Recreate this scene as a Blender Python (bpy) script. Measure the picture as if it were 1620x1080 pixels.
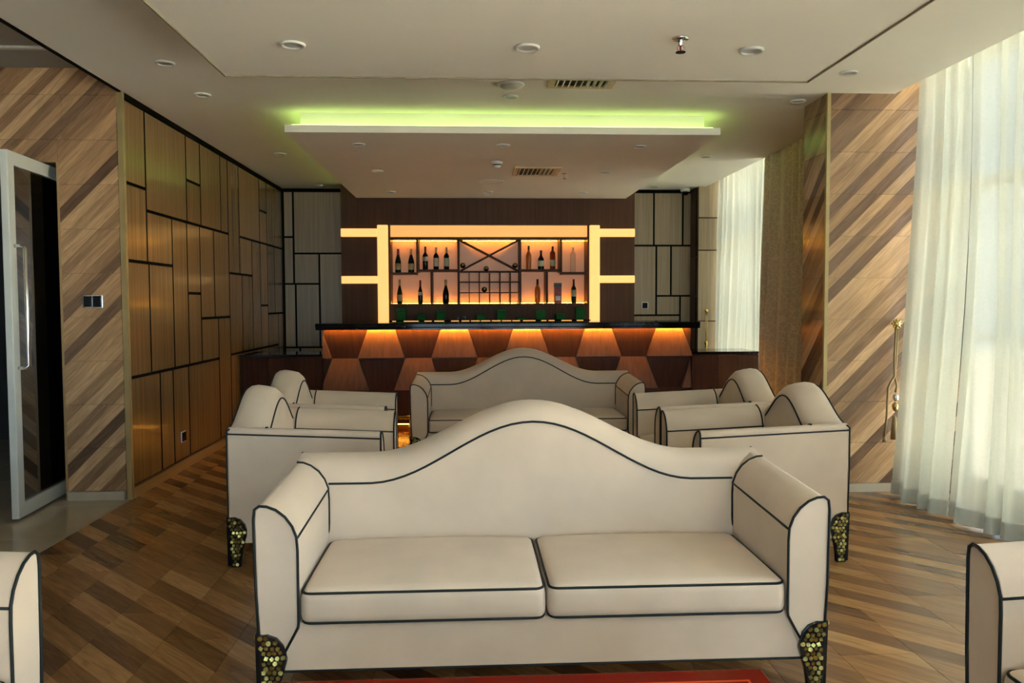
import bpy, bmesh, math, random
from mathutils import Vector, Matrix
random.seed(7)
PI = math.pi
for o in list(bpy.data.objects): bpy.data.objects.remove(o)
S = bpy.context.scene
COL = S.collection

# ------------------------------------------------------------------ camera
cam_d = bpy.data.cameras.new('camera'); cam = bpy.data.objects.new('camera', cam_d); COL.objects.link(cam)
cam_d.sensor_width = 36.0; cam_d.lens = 36.0 * 1270.0 / 1620.0; cam_d.clip_start = 0.05
yaw, pitch, roll = 0.0517, 0.0485, -0.0038
fwd = Vector((math.sin(yaw)*math.cos(pitch), math.cos(yaw)*math.cos(pitch), -math.sin(pitch)))
rt = Vector((math.cos(yaw), -math.sin(yaw), 0)); up = rt.cross(fwd)
r2 = math.cos(roll)*rt + math.sin(roll)*up; u2 = -math.sin(roll)*rt + math.cos(roll)*up
M = Matrix((r2, u2, -fwd)).transposed().to_4x4(); M.translation = (0, 0, 1.38)
cam.matrix_world = M
S.camera = cam

# ------------------------------------------------------------------ world, exposure
SKY = 6.0
w = bpy.data.worlds.new('sky'); S.world = w; w.use_nodes = True
bg = w.node_tree.nodes['Background']; bg.inputs[0].default_value = (0.65, 0.84, 1.0, 1); bg.inputs[1].default_value = SKY
vs = S.view_settings; vs.view_transform = 'Standard'; vs.look = 'None'; vs.gamma = 1.0; vs.exposure = 0.34; vs.use_curve_mapping = False

sun_d = bpy.data.lights.new('sun', 'SUN'); sun_d.energy = 70.0; sun_d.angle = 0.01; sun_d.color = (1.0, 0.93, 0.80)
sun = bpy.data.objects.new('sun', sun_d); COL.objects.link(sun)
sun.rotation_euler = Vector((0.62, -0.30, -0.95)).to_track_quat('-Z', 'Y').to_euler()   # from behind the back wall and the foyer: none enters the windows

def portal(name, loc, sx, sy, rot):
    d = bpy.data.lights.new(name, 'AREA'); d.shape = 'RECTANGLE'; d.size = sx; d.size_y = sy
    d.cycles.is_portal = True
    o = bpy.data.objects.new(name, d); o.location = loc; o.rotation_euler = rot; COL.objects.link(o)
# sky portals in the window openings (they only guide sampling of the sky)
portal('window_portal_rear', (0.775, -5.2, 1.5), 4.7, 2.9, (PI/2, 0, 0))
portal('window_portal_side', (3.62, 0.3, 1.5), 2.9, 10.6, (0, PI/2, 0))
portal('window_portal_side_far', (3.62, 8.1, 1.5), 2.9, 4.2, (0, PI/2, 0))

# ------------------------------------------------------------------ material helpers
def newmat(name):
    m = bpy.data.materials.new(name); m.use_nodes = True
    nt = m.node_tree; b = nt.nodes['Principled BSDF']
    return m, nt, b
def N(nt, t, **k):
    n = nt.nodes.new(t)
    for a, v in k.items(): setattr(n, a, v)
    return n
def math_n(nt, op, a, b=None):
    n = N(nt, 'ShaderNodeMath', operation=op)
    for i, v in enumerate((a, b)):
        if v is None: continue
        if isinstance(v, (int, float)): n.inputs[i].default_value = v
        else: nt.links.new(v, n.inputs[i])
    return n.outputs[0]
def mat(name, col, rough=0.5, metal=0.0, var=0.08, scale=8.0, bump=0.0, bscale=200.0, spec=0.3, sheen=0.0, stretch=None, coat=0.0):
    m, nt, b = newmat(name)
    tc = N(nt, 'ShaderNodeTexCoord'); oi = N(nt, 'ShaderNodeObjectInfo')
    mp = N(nt, 'ShaderNodeMapping'); nt.links.new(tc.outputs['Object'], mp.inputs[0])
    if stretch: mp.inputs['Scale'].default_value = stretch
    nz = N(nt, 'ShaderNodeTexNoise'); nz.inputs['Scale'].default_value = scale; nz.inputs['Detail'].default_value = 4
    nt.links.new(mp.outputs[0], nz.inputs['Vector'])
    mr = N(nt, 'ShaderNodeMapRange'); mr.inputs['From Min'].default_value = 0.3; mr.inputs['From Max'].default_value = 0.7
    mr.inputs['To Min'].default_value = 1 - var; mr.inputs['To Max'].default_value = 1 + var
    nt.links.new(nz.outputs['Fac'], mr.inputs[0])
    mx = N(nt, 'ShaderNodeMix', data_type='RGBA', blend_type='MULTIPLY'); mx.inputs['Factor'].default_value = 1
    mx.inputs['A'].default_value = (*col, 1); nt.links.new(mr.outputs[0], mx.inputs['B'])
    nt.links.new(mx.outputs['Result'], b.inputs['Base Color'])
    b.inputs['Roughness'].default_value = rough; b.inputs['Metallic'].default_value = metal
    b.inputs['Specular IOR Level'].default_value = spec
    if sheen: b.inputs['Sheen Weight'].default_value = sheen
    if coat: b.inputs['Coat Weight'].default_value = coat; b.inputs['Coat Roughness'].default_value = 0.06
    if bump:
        n2 = N(nt, 'ShaderNodeTexNoise'); n2.inputs['Scale'].default_value = bscale
        nt.links.new(mp.outputs[0], n2.inputs['Vector'])
        bp = N(nt, 'ShaderNodeBump'); bp.inputs['Strength'].default_value = bump; bp.inputs['Distance'].default_value = 0.002
        nt.links.new(n2.outputs['Fac'], bp.inputs['Height']); nt.links.new(bp.outputs[0], b.inputs['Normal'])
    return m
def emit(name, col, strength):
    m, nt, b = newmat(name)
    b.inputs['Base Color'].default_value = (*[min(.8, c)*.6 for c in col], 1); b.inputs['Roughness'].default_value = 0.4
    nz = N(nt, 'ShaderNodeTexNoise'); nz.inputs['Scale'].default_value = 3.0
    mr = N(nt, 'ShaderNodeMapRange'); mr.inputs['To Min'].default_value = strength*0.92; mr.inputs['To Max'].default_value = strength*1.08
    nt.links.new(nz.outputs['Fac'], mr.inputs[0])
    b.inputs['Emission Color'].default_value = (*col, 1); nt.links.new(mr.outputs[0], b.inputs['Emission Strength'])
    return m
def stripe_mat(name, cols, rough, width=0.15, spec=0.5, cont=False, alt=0.38):
    """wood-look tile: printed planks at 45 degrees, each tile with its own draw of planks"""
    m, nt, b = newmat(name)
    tc = N(nt, 'ShaderNodeTexCoord'); oi = N(nt, 'ShaderNodeObjectInfo'); sp = N(nt, 'ShaderNodeSeparateXYZ')
    nt.links.new(tc.outputs['Object'], sp.inputs[0])
    s = math_n(nt, 'ADD', sp.outputs[0], sp.outputs[1])
    if cont:
        at = N(nt, 'ShaderNodeAttribute'); at.attribute_type = 'OBJECT'; at.attribute_name = 'stripe_run'
        s = math_n(nt, 'ADD', s, at.outputs['Fac'])
    d = math_n(nt, 'SUBTRACT', sp.outputs[0], sp.outputs[1])
    q = math_n(nt, 'DIVIDE', s, width); idx = math_n(nt, 'FLOOR', q); fr = math_n(nt, 'FRACT', q)
    rnd = math_n(nt, 'MULTIPLY', oi.outputs['Random'], 91.7)
    cv = N(nt, 'ShaderNodeCombineXYZ'); nt.links.new(idx, cv.inputs[0])
    if not cont: nt.links.new(rnd, cv.inputs[1])
    wn = N(nt, 'ShaderNodeTexWhiteNoise', noise_dimensions='2D'); nt.links.new(cv.outputs[0], wn.inputs['Vector'])
    # every other plank leans darker, as on the printed tile
    par = math_n(nt, 'MODULO', math_n(nt, 'ADD', idx, 100.0), 2.0)
    tone = math_n(nt, 'ADD', math_n(nt, 'MULTIPLY', wn.outputs['Value'], 1-alt), math_n(nt, 'MULTIPLY', par, alt))
    rp = N(nt, 'ShaderNodeValToRGB'); rp.color_ramp.interpolation = 'LINEAR'
    els = rp.color_ramp.elements
    while len(els) < len(cols): els.new(0.5)
    for i, c in enumerate(cols): els[i].position = i/(len(cols)-1); els[i].color = (*c, 1)
    nt.links.new(tone, rp.inputs[0])
    gv = N(nt, 'ShaderNodeCombineXYZ')
    nt.links.new(math_n(nt, 'MULTIPLY', d, 2.2), gv.inputs[0]); nt.links.new(math_n(nt, 'MULTIPLY', s, 22.0), gv.inputs[1])
    nt.links.new(math_n(nt, 'ADD', rnd, math_n(nt, 'MULTIPLY', idx, 7.3)), gv.inputs[2])
    gn = N(nt, 'ShaderNodeTexNoise'); gn.inputs['Scale'].default_value = 1.6; gn.inputs['Detail'].default_value = 6; gn.inputs['Distortion'].default_value = 0.8
    nt.links.new(gv.outputs[0], gn.inputs['Vector'])
    mr = N(nt, 'ShaderNodeMapRange'); mr.inputs['From Min'].default_value = 0.3; mr.inputs['From Max'].default_value = 0.72
    mr.inputs['To Min'].default_value = 0.72; mr.inputs['To Max'].default_value = 1.18; nt.links.new(gn.outputs['Fac'], mr.inputs[0])
    edge = math_n(nt, 'LESS_THAN', fr, 0.03)
    dk = math_n(nt, 'SUBTRACT', mr.outputs[0], math_n(nt, 'MULTIPLY', edge, 0.12))
    mx = N(nt, 'ShaderNodeMix', data_type='RGBA', blend_type='MULTIPLY'); mx.inputs['Factor'].default_value = 1
    nt.links.new(rp.outputs[0], mx.inputs['A']); nt.links.new(dk, mx.inputs['B'])
    nt.links.new(mx.outputs['Result'], b.inputs['Base Color'])
    b.inputs['Roughness'].default_value = rough; b.inputs['Specular IOR Level'].default_value = spec
    return m
def veneer(name, c0, c1, rough, coat=0.0, axis=2, freq=26.0, spec=0.5):
    """straight-grained wood veneer, grain along one local axis"""
    m, nt, b = newmat(name)
    tc = N(nt, 'ShaderNodeTexCoord'); oi = N(nt, 'ShaderNodeObjectInfo'); mp = N(nt, 'ShaderNodeMapping')
    sc = [freq, freq, freq]; sc[axis] = 0.7; mp.inputs['Scale'].default_value = sc
    ad = N(nt, 'ShaderNodeVectorMath', operation='ADD'); nt.links.new(tc.outputs['Object'], ad.inputs[0])
    cv = N(nt, 'ShaderNodeCombineXYZ'); r = math_n(nt, 'MULTIPLY', oi.outputs['Random'], 37.0)
    for i in range(3): nt.links.new(r, cv.inputs[i])
    nt.links.new(cv.outputs[0], ad.inputs[1]); nt.links.new(ad.outputs[0], mp.inputs[0])
    nz = N(nt, 'ShaderNodeTexNoise'); nz.inputs['Scale'].default_value = 1.5; nz.inputs['Detail'].default_value = 5
    nt.links.new(mp.outputs[0], nz.inputs['Vector'])
    f = math_n(nt, 'ADD', math_n(nt, 'MULTIPLY', nz.outputs['Fac'], 0.9), math_n(nt, 'MULTIPLY', oi.outputs['Random'], 0.25))
    rp = N(nt, 'ShaderNodeValToRGB'); e = rp.color_ramp.elements
    e[0].position = 0.25; e[0].color = (*c0, 1); e[1].position = 0.85; e[1].color = (*c1, 1)
    nt.links.new(f, rp.inputs[0]); nt.links.new(rp.outputs[0], b.inputs['Base Color'])
    b.inputs['Roughness'].default_value = rough; b.inputs['Specular IOR Level'].default_value = spec
    if coat: b.inputs['Coat Weight'].default_value = coat; b.inputs['Coat Roughness'].default_value = 0.1
    return m
def glassy(name, tint, refl, rough=0.02):
    m, nt, b = newmat(name); out = nt.nodes['Material Output']; nt.nodes.remove(b)
    t = N(nt, 'ShaderNodeBsdfTransparent'); t.inputs[0].default_value = (*tint, 1)
    g = N(nt, 'ShaderNodeBsdfGlossy'); g.inputs['Roughness'].default_value = rough
    lw = N(nt, 'ShaderNodeFresnel'); lw.inputs[0].default_value = 1.5
    mx = N(nt, 'ShaderNodeMixShader'); nt.links.new(math_n(nt, 'MULTIPLY', lw.outputs[0], refl), mx.inputs[0])
    nt.links.new(t.outputs[0], mx.inputs[1]); nt.links.new(g.outputs[0], mx.inputs[2]); nt.links.new(mx.outputs[0], out.inputs[0])
    return m
def cloth_sheer(name, col, clear, trans):
    m, nt, b = newmat(name); out = nt.nodes['Material Output']; nt.nodes.remove(b)
    t = N(nt, 'ShaderNodeBsdfTransparent')
    tl = N(nt, 'ShaderNodeBsdfTranslucent'); df = N(nt, 'ShaderNodeBsdfDiffuse')
    tc = N(nt, 'ShaderNodeTexCoord'); nz = N(nt, 'ShaderNodeTexNoise'); nz.inputs['Scale'].default_value = 60
    nt.links.new(tc.outputs['Object'], nz.inputs['Vector'])
    mr = N(nt, 'ShaderNodeMapRange'); mr.inputs['To Min'].default_value = 0.9; mr.inputs['To Max'].default_value = 1.05; nt.links.new(nz.outputs['Fac'], mr.inputs[0])
    mc = N(nt, 'ShaderNodeMix', data_type='RGBA', blend_type='MULTIPLY'); mc.inputs['Factor'].default_value = 1; mc.inputs['A'].default_value = (*col, 1)
    nt.links.new(mr.outputs[0], mc.inputs['B'])
    tl.inputs[0].default_value = (*[c*trans for c in col], 1)
    nt.links.new(mc.outputs['Result'], df.inputs[0])
    a = N(nt, 'ShaderNodeMixShader'); a.inputs[0].default_value = 0.5
    nt.links.new(tl.outputs[0], a.inputs[1]); nt.links.new(df.outputs[0], a.inputs[2])
    c = N(nt, 'ShaderNodeMixShader'); c.inputs[0].default_value = clear
    nt.links.new(a.outputs[0], c.inputs[1]); nt.links.new(t.outputs[0], c.inputs[2]); nt.links.new(c.outputs[0], out.inputs[0])
    return m

# ------------------------------------------------------------------ materials
FABRIC = mat('cream_velvet', (0.64, 0.525, 0.415), 0.85, var=0.05, scale=5, bump=0.25, bscale=350, sheen=0.15)
PIPING = mat('black_piping', (0.012, 0.016, 0.014), 0.6)
LEGBLK = mat('black_lacquer', (0.012, 0.011, 0.010), 0.25)
GOLD = mat('gold_inlay', (0.42, 0.35, 0.11), 0.34, metal=1.0, var=0.5, scale=60)
WHITE = mat('white_plaster', (0.86, 0.83, 0.76), 0.8, var=0.015, scale=2)
WHITE_TRIM = mat('white_plastic', (0.72, 0.72, 0.69), 0.4, var=0.02)
GREYLENS = mat('lamp_lens', (0.45, 0.44, 0.42), 0.3)
DARK = mat('dark_gap', (0.010, 0.008, 0.006), 0.9, spec=0.05)
FLOORT = stripe_mat('floor_wood_tile', [(0.14, 0.066, 0.028), (0.205, 0.10, 0.041), (0.30, 0.155, 0.062), (0.41, 0.22, 0.09), (0.47, 0.27, 0.115)], 0.24, alt=0.45)
WALLT = stripe_mat('wall_wood_tile', [(0.13, 0.074, 0.046), (0.20, 0.12, 0.074), (0.36, 0.215, 0.115), (0.52, 0.325, 0.175), (0.62, 0.41, 0.235)], 0.16, width=0.0995, cont=True, alt=0.24)
GROUT = mat('grout', (0.20, 0.14, 0.09), 0.8)
VENEER = veneer('oak_veneer', (0.155, 0.088, 0.034), (0.28, 0.168, 0.070), 0.26, coat=0.25)
VENEER_B = veneer('oak_veneer_back', (0.20, 0.145, 0.085), (0.34, 0.26, 0.16), 0.35)
BASEB = veneer('baseboard_wood', (0.30, 0.19, 0.08), (0.40, 0.26, 0.12), 0.35, axis=1)
EDGE = mat('brass_edge', (0.42, 0.33, 0.16), 0.35, metal=0.4)
DARKWOOD = veneer('dark_walnut', (0.050, 0.022, 0.011), (0.095, 0.045, 0.024), 0.5, freq=30, spec=0.15)
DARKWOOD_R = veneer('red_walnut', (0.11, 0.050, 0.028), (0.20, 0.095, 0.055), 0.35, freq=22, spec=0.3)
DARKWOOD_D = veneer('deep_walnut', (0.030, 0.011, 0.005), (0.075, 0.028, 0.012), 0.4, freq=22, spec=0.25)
LOWWOOD = veneer('low_counter_walnut', (0.026, 0.009, 0.004), (0.075, 0.028, 0.012), 0.5, freq=18, spec=0.12)
BLACKTOP = mat('black_granite', (0.006, 0.006, 0.007), 0.06, scale=60, var=0.4, spec=0.18)
ACRYL = emit('lit_acrylic', (1.0, 0.46, 0.12), 0.68)
ACRYL_HOT = emit('lit_acrylic_bar', (1.0, 0.55, 0.17), 0.88)
NICHE = emit('niche_back_panel', (1.0, 0.44, 0.24), 0.12)
LEDW = emit('warm_led', (1.0, 0.42, 0.025), 65.0)
LEDO = emit('orange_led', (1.0, 0.41, 0.04), 150.0)
LEDF = emit('foot_led', (1.0, 0.38, 0.035), 22.0)
LEDG = emit('green_led', (0.62, 1.0, 0.22), 4.0)
CHROME = mat('chrome', (0.75, 0.75, 0.75), 0.12, metal=1.0, var=0.02)
BRASS = mat('brass', (0.62, 0.46, 0.17), 0.22, metal=1.0, var=0.03)
ALU = mat('white_aluminium', (0.62, 0.66, 0.66), 0.35, var=0.02)
PANE = glassy('door_glass', (0.55, 0.62, 0.60), 2.2)
WPANE = glassy('window_glass', (0.96, 0.98, 0.98), 0.9)
SHEER = cloth_sheer('sheer_curtain', (0.72, 0.74, 0.65), 0.15, 0.50)
HEM = cloth_sheer('sheer_hem', (0.74, 0.76, 0.70), 0.05, 0.50)
BEIGE = mat('foyer_stone', (0.46, 0.40, 0.31), 0.06, var=0.06, scale=3)
SWITCHB = mat('black_switch', (0.01, 0.01, 0.012), 0.2)
REDTOP = mat('red_glass_top', (0.17, 0.006, 0.003), 0.08, var=0.05, spec=0.25)
REDLINE = mat('orange_red_line', (0.65, 0.06, 0.015), 0.15)
GREENBOX = mat('green_card', (0.0, 0.11, 0.008), 0.6, var=0.04)
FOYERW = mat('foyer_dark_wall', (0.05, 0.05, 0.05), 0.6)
OUTWALL = mat('cream_facade', (0.80, 0.72, 0.54), 0.9)
OUTGLASS = mat('facade_window_glass', (0.08, 0.10, 0.12), 0.1)
GROUND = mat('street_paving', (0.45, 0.42, 0.36), 0.9)
GREYFRAME = mat('grey_window_frame', (0.22, 0.23, 0.23), 0.4)
ROPE = mat('bronze_rope', (0.28, 0.20, 0.09), 0.5, metal=0.3, bump=0.5, bscale=400)

def jacquard():
    m, nt, b = newmat('brown_jacquard')
    uv = N(nt, 'ShaderNodeTexCoord'); mp = N(nt, 'ShaderNodeMapping'); mp.inputs['Scale'].default_value = (14, 11, 1)
    nt.links.new(uv.outputs['UV'], mp.inputs[0])
    v = N(nt, 'ShaderNodeTexVoronoi', feature='DISTANCE_TO_EDGE'); v.inputs['Scale'].default_value = 1.6
    nt.links.new(mp.outputs[0], v.inputs['Vector'])
    lt = math_n(nt, 'LESS_THAN', v.outputs['Distance'], 0.05)
    mx = N(nt, 'ShaderNodeMix', data_type='RGBA'); nt.links.new(lt, mx.inputs['Factor'])
    mx.inputs['A'].default_value = (0.62, 0.51, 0.36, 1); mx.inputs['B'].default_value = (0.74, 0.65, 0.50, 1)
    nt.links.new(mx.outputs['Result'], b.inputs['Base Color']); b.inputs['Roughness'].default_value = 0.6
    b.inputs['Sheen Weight'].default_value = 0.3
    return m
JACQ = jacquard()

# ------------------------------------------------------------------ object helpers
def tag(o, label=None, cat=None, group=None, kind=None):
    if label: o['label'] = label
    if cat: o['category'] = cat
    if group: o['group'] = group
    if kind: o['kind'] = kind
    return o
def link(o, parent=None):
    COL.objects.link(o)
    if parent: o.parent = parent
    return o
def obj(name, bm, m, parent=None, smooth=False, bevel=0.0, seg=2):
    me = bpy.data.meshes.new(name)
    if isinstance(bm, bmesh.types.BMesh):
        bmesh.ops.recalc_face_normals(bm, faces=bm.faces); bm.to_mesh(me); bm.free()
    else:
        me = bm
    if not me.materials: me.materials.append(m)
    if smooth:
        me.polygons.foreach_set('use_smooth', [True]*len(me.polygons))
    o = link(bpy.data.objects.new(name, me), parent)
    if bevel:
        b = o.modifiers.new('bevel', 'BEVEL'); b.width = bevel; b.segments = seg; b.limit_method = 'ANGLE'; b.angle_limit = 0.6
        b.harden_normals = False
    return o
def empty(name, loc=(0, 0, 0), rz=0, parent=None):
    o = bpy.data.objects.new(name, None); o.empty_display_size = 0.1; o.location = loc; o.rotation_euler = (0, 0, rz)
    return link(o, parent)
def bx(bm, x0, x1, y0, y1, z0, z1):
    v = [bm.verts.new((x, y, z)) for x in (x0, x1) for y in (y0, y1) for z in (z0, z1)]
    for f in ((0, 1, 3, 2), (4, 6, 7, 5), (0, 4, 5, 1), (2, 3, 7, 6), (0, 2, 6, 4), (1, 5, 7, 3)):
        bm.faces.new([v[i] for i in f])
    return bm
def box(*a): return bx(bmesh.new(), *a)
def boxo(name, dims, m, parent=None, bevel=0.0): return obj(name, box(*dims), m, parent, bevel=bevel)
def tube(bm, pts, r, n=8, closed=False, rs=None):
    pts = [Vector(p) for p in pts]; k = len(pts); rings = []
    prev = None
    for i, p in enumerate(pts):
        if closed: t = pts[(i+1) % k] - pts[i-1]
        else: t = pts[min(i+1, k-1)] - pts[max(i-1, 0)]
        if t.length < 1e-9: t = Vector((0, 0, 1))
        t.normalize()
        if prev is None:
            a = Vector((0, 0, 1)) if abs(t.z) < 0.9 else Vector((1, 0, 0))
            nrm = (a - t*a.dot(t)).normalized()
        else:
            nrm = prev - t*prev.dot(t)
            nrm = nrm.normalized() if nrm.length > 1e-6 else Vector((1, 0, 0))
        prev = nrm; bi = t.cross(nrm); rr = rs[i] if rs else r
        rings.append([bm.verts.new(p + (nrm*math.cos(2*PI*j/n) + bi*math.sin(2*PI*j/n))*rr) for j in range(n)])
    for i in range(k if closed else k-1):
        A, B = rings[i], rings[(i+1) % k]
        for j in range(n): bm.faces.new((A[j], A[(j+1) % n], B[(j+1) % n], B[j]))
    if not closed:
        bm.faces.new(rings[0][::-1]); bm.faces.new(rings[-1])
    return bm
def lathe(bm, prof, n=20, loc=(0, 0, 0), axis='z'):
    rings = []
    for r, z in prof:
        if r < 1e-5: rings.append([bm.verts.new((0, 0, z))])
        else: rings.append([bm.verts.new((r*math.cos(2*PI*j/n), r*math.sin(2*PI*j/n), z)) for j in range(n)])
    for A, B in zip(rings, rings[1:]):
        if len(A) == 1 and len(B) == 1: continue
        for j in range(n):
            a = [A[0]] if len(A) == 1 else [A[j], A[(j+1) % n]]
            b = [B[0]] if len(B) == 1 else [B[(j+1) % n], B[j]]
            bm.faces.new(a + b)
    for R in (rings[0], rings[-1]):
        if len(R) > 1:
            try: bm.faces.new(R)
            except ValueError: pass
    if axis == 'y':
        bmesh.ops.rotate(bm, verts=bm.verts, cent=(0, 0, 0), matrix=Matrix.Rotation(PI/2, 3, 'X'))
    bmesh.ops.translate(bm, verts=bm.verts, vec=loc)
    return bm
def prism(bm, poly, fa, fb):
    """poly: list of 2-D points; fa/fb map a point to the two end positions"""
    A = [bm.verts.new(fa(p)) for p in poly]; B = [bm.verts.new(fb(p)) for p in poly]; n = len(poly)
    for i in range(n): bm.faces.new((A[i], A[(i+1) % n], B[(i+1) % n], B[i]))
    bm.faces.new(A[::-1]); bm.faces.new(B)
    return bm
def copy_tree(o, parent=None):
    c = o.copy(); COL.objects.link(c); c.parent = parent
    for ch in o.children:
        copy_tree(ch, c)
    return c

# ================================================================== THE SETTING
XL, XE, YB, ZC = -2.40, 3.02, 10.5, 2.85      # left wall, ceiling edge at the windows, back wall, ceiling
YE, YCOL = 5.76, 5.63                          # entrance wall, column front
XW = 3.56                                      # window plane
# ---- floor: 0.3 x 1.2 m wood-look tiles, each column shifted by one tile width
floor = tag(boxo('floor', (XL, 3.75, -5.3, YB+.2, -0.12, -0.004), GROUT), kind='structure')
tcache = {}
def tile_mesh(w_, l_, t_, m):
    k = (round(w_, 3), round(l_, 3), t_, m.name)
    if k not in tcache:
        bm = box(0, w_, 0, l_, -t_/2, t_/2); me = bpy.data.meshes.new('tile')
        bmesh.ops.recalc_face_normals(bm, faces=bm.faces); bm.to_mesh(me); bm.free(); me.materials.append(m); tcache[k] = me
    return tcache[k]
G = 0.0022
x = -1.265 - 4*0.3
ci = -4
while x < 3.7:
    x0, x1 = max(x, XL), min(x + 0.3, 3.70)
    if x1 - x0 > 0.02:
        y = 3.30 - 0.3*ci
        while y > -5.2: y -= 1.2
        while y < 8.6:
            y0, y1 = max(y, -5.2), min(y + 1.2, 8.6)
            if y1 - y0 > 0.02:
                o = link(bpy.data.objects.new('tile', tile_mesh(x1-x0-G, y1-y0-G, 0.016, FLOORT)), floor)
                o.location = (x0 + G/2, y0 + G/2, -0.008)
            y += 1.2
    x += 0.3; ci += 1
# ---- foyer floor: polished beige stone
ff = tag(boxo('floor_foyer', (-6.2, XL, -5.3, 8.4, -0.12, -0.004), GROUT), kind='structure')
for i in range(5):
    for j in range(16):
        x0 = XL - 0.8*(i+1); y0 = 5.60 + 0.8*(3-j)
        if y0 < -5.3: continue
        o = link(bpy.data.objects.new('tile', tile_mesh(0.797, 0.797, 0.012, BEIGE)), ff); o.location = (x0, y0, -0.006)

# ---- left wall with veneer panels
wl = tag(boxo('wall_left', (XL-0.20, XL-0.020, YE+.002, YB+.2, 0, 3.2), DARK), kind='structure')
LP = [  # y0, y1, z0, z1
 (5.79, 6.14, 2.23, 2.81), (5.79, 6.14, 1.685, 2.23), (6.14, 7.0, 2.072, 2.81), (7.0, 7.355, 2.43, 2.81), (7.0, 7.355, 2.072, 2.43),
 (7.355, 7.935, 2.072, 2.81), (7.935, 8.17, 2.072, 2.81), (8.17, 8.55, 1.685, 2.81), (8.55, 9.365, 2.076, 2.81), (9.365, 9.685, 2.445, 2.81),
 (9.365, 9.685, 2.076, 2.445), (9.685, 10.48, 2.076, 2.81), (6.14, 6.645, 1.685, 2.072), (6.645, 6.985, 0.857, 2.072),
 (6.985, 7.31, 1.47, 2.072), (6.985, 7.31, 0.857, 1.47), (7.31, 7.70, 1.248, 2.072), (7.70, 8.17, 1.248, 2.072), (7.31, 7.795, 0.857, 1.248),
 (7.795, 8.17, 0.08, 1.248), (8.55, 9.02, 1.685, 2.076), (8.17, 8.615, 0.868, 1.685), (8.615, 9.02, 0.868, 1.685), (9.02, 9.365, 0.868, 2.076),
 (9.365, 9.69, 1.357, 2.076), (9.365, 9.69, 0.868, 1.357), (9.69, 10.03, 1.258, 2.076), (10.03, 10.48, 1.258, 2.076), (9.69, 10.19, 0.868, 1.258),
 (10.19, 10.48, 0.08, 1.258), (5.79, 6.163, 0.857, 1.685), (6.163, 6.645, 0.857, 1.685),
 (5.79, 6.325, 0.08, 0.857), (6.325, 6.595, 0.08, 0.857), (6.595, 6.955, 0.08, 0.857), (6.955, 7.795, 0.08, 0.857), (8.17, 9.365, 0.08, 0.868), (9.365, 10.19, 0.08, 0.868)]
g = 0.012
def panel_on(parent, m, x0, x1, y0, y1, z0, z1):
    cx, cy, cz = (x0+x1)/2, (y0+y1)/2, (z0+z1)/2
    o = obj('panel', box(x0-cx, x1-cx, y0-cy, y1-cy, z0-cz, z1-cz), m, parent); o.location = (cx, cy, cz)
    o.data.materials.append(DARK)                    # black edge banding round the veneer face
    d = (x1-x0, y1-y0, z1-z0); ax = d.index(min(d))
    for f in o.data.polygons:
        if abs(f.normal[ax]) < .5: f.material_index = 1
    return o
for (y0, y1, z0, z1) in LP:
    panel_on(wl, VENEER, XL-0.02, XL, y0+g, y1-g, z0+g, z1-g)
boxo('crown_strip', (XL-0.018, XL+0.004, YE+.01, YB-.02, 2.812, 2.849), DARK, wl)
tag(boxo('baseboard_left', (XL-0.018, XL+0.012, YE+.03, YB-.02, 0.0, 0.076), BASEB), kind='structure')
tag(boxo('trim_1', (XL-0.030, XL+0.006, YE-0.012, YE+0.026, 0.0, ZC-.003), EDGE), kind='structure')

# ---- entrance wall (wood tiles) with door opening x < -2.835, z < 2.36
XJ, ZJ = -2.835, 2.36
we = empty('wall_entrance'); tag(we, kind='structure')
boxo('wall_core', (XJ, XL-.031, YE, YE+0.2, 0, 3.2), GROUT, we)
boxo('wall_core', (-4.55, XJ, YE, YE+0.2, ZJ, 3.2), GROUT, we)
boxo('wall_core', (-6.0, -4.55, YE, YE+0.2, 0, 3.2), GROUT, we)
def wall_tile(parent, x0, x1, y, z0, z1, m=WALLT):
    o = link(bpy.data.objects.new('tile', tile_mesh(x1-x0-.002, z1-z0-.002, 0.014, m)), parent)
    o.matrix_basis = Matrix(((1, 0, 0, x0+.001), (0, 0, 1, y), (0, -1, 0, z1-.001), (0, 0, 0, 1)))
    o['stripe_run'] = float(x0 - z1 + 20.0)
    return o
zs = [2.818 - 0.306*k for k in range(-1, 10)]
for k in range(10):
    z1, z0 = zs[k], zs[k+1]
    if z0 < 0.1: z0 = 0.064
    z1 = min(z1, 3.0)
    if z1 - z0 < .02: continue
    if z0 >= 2.3:
        if k == 1: xs_ = [-6.0, -5.2, -4.0, -2.8, XL-.032]
        else: xs_ = [-6.0, -5.6, -4.6, -3.4, XL-.032]
        z0b = max(z0, ZJ) if z0 < ZJ else z0
        for a, b in zip(xs_, xs_[1:]): wall_tile(we, a, b, YE-.007, z0b, z1)
    else:
        if z1 > ZJ:
            for a, b in ((-6.0, -5.2), (-5.2, -4.0), (-4.0, XJ)): wall_tile(we, a, b, YE-.007, ZJ, z1)
        wall_tile(we, XJ, XL-.032, YE-.007, z0, z1)
        wall_tile(we, -5.75, -4.55, YE-.007, z0, min(z1, ZJ))
boxo('jamb_edge', (XJ-.012, XJ+.004, YE-.016, YE+.2, 0.0, ZJ), BASEB, we)
tag(boxo('baseboard_entrance', (XJ+.004, XL-.045, YE-.03, YE-.0005, 0, 0.062), mat('beige_skirting', (0.50, 0.44, 0.34), 0.3)), kind='structure')
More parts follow.
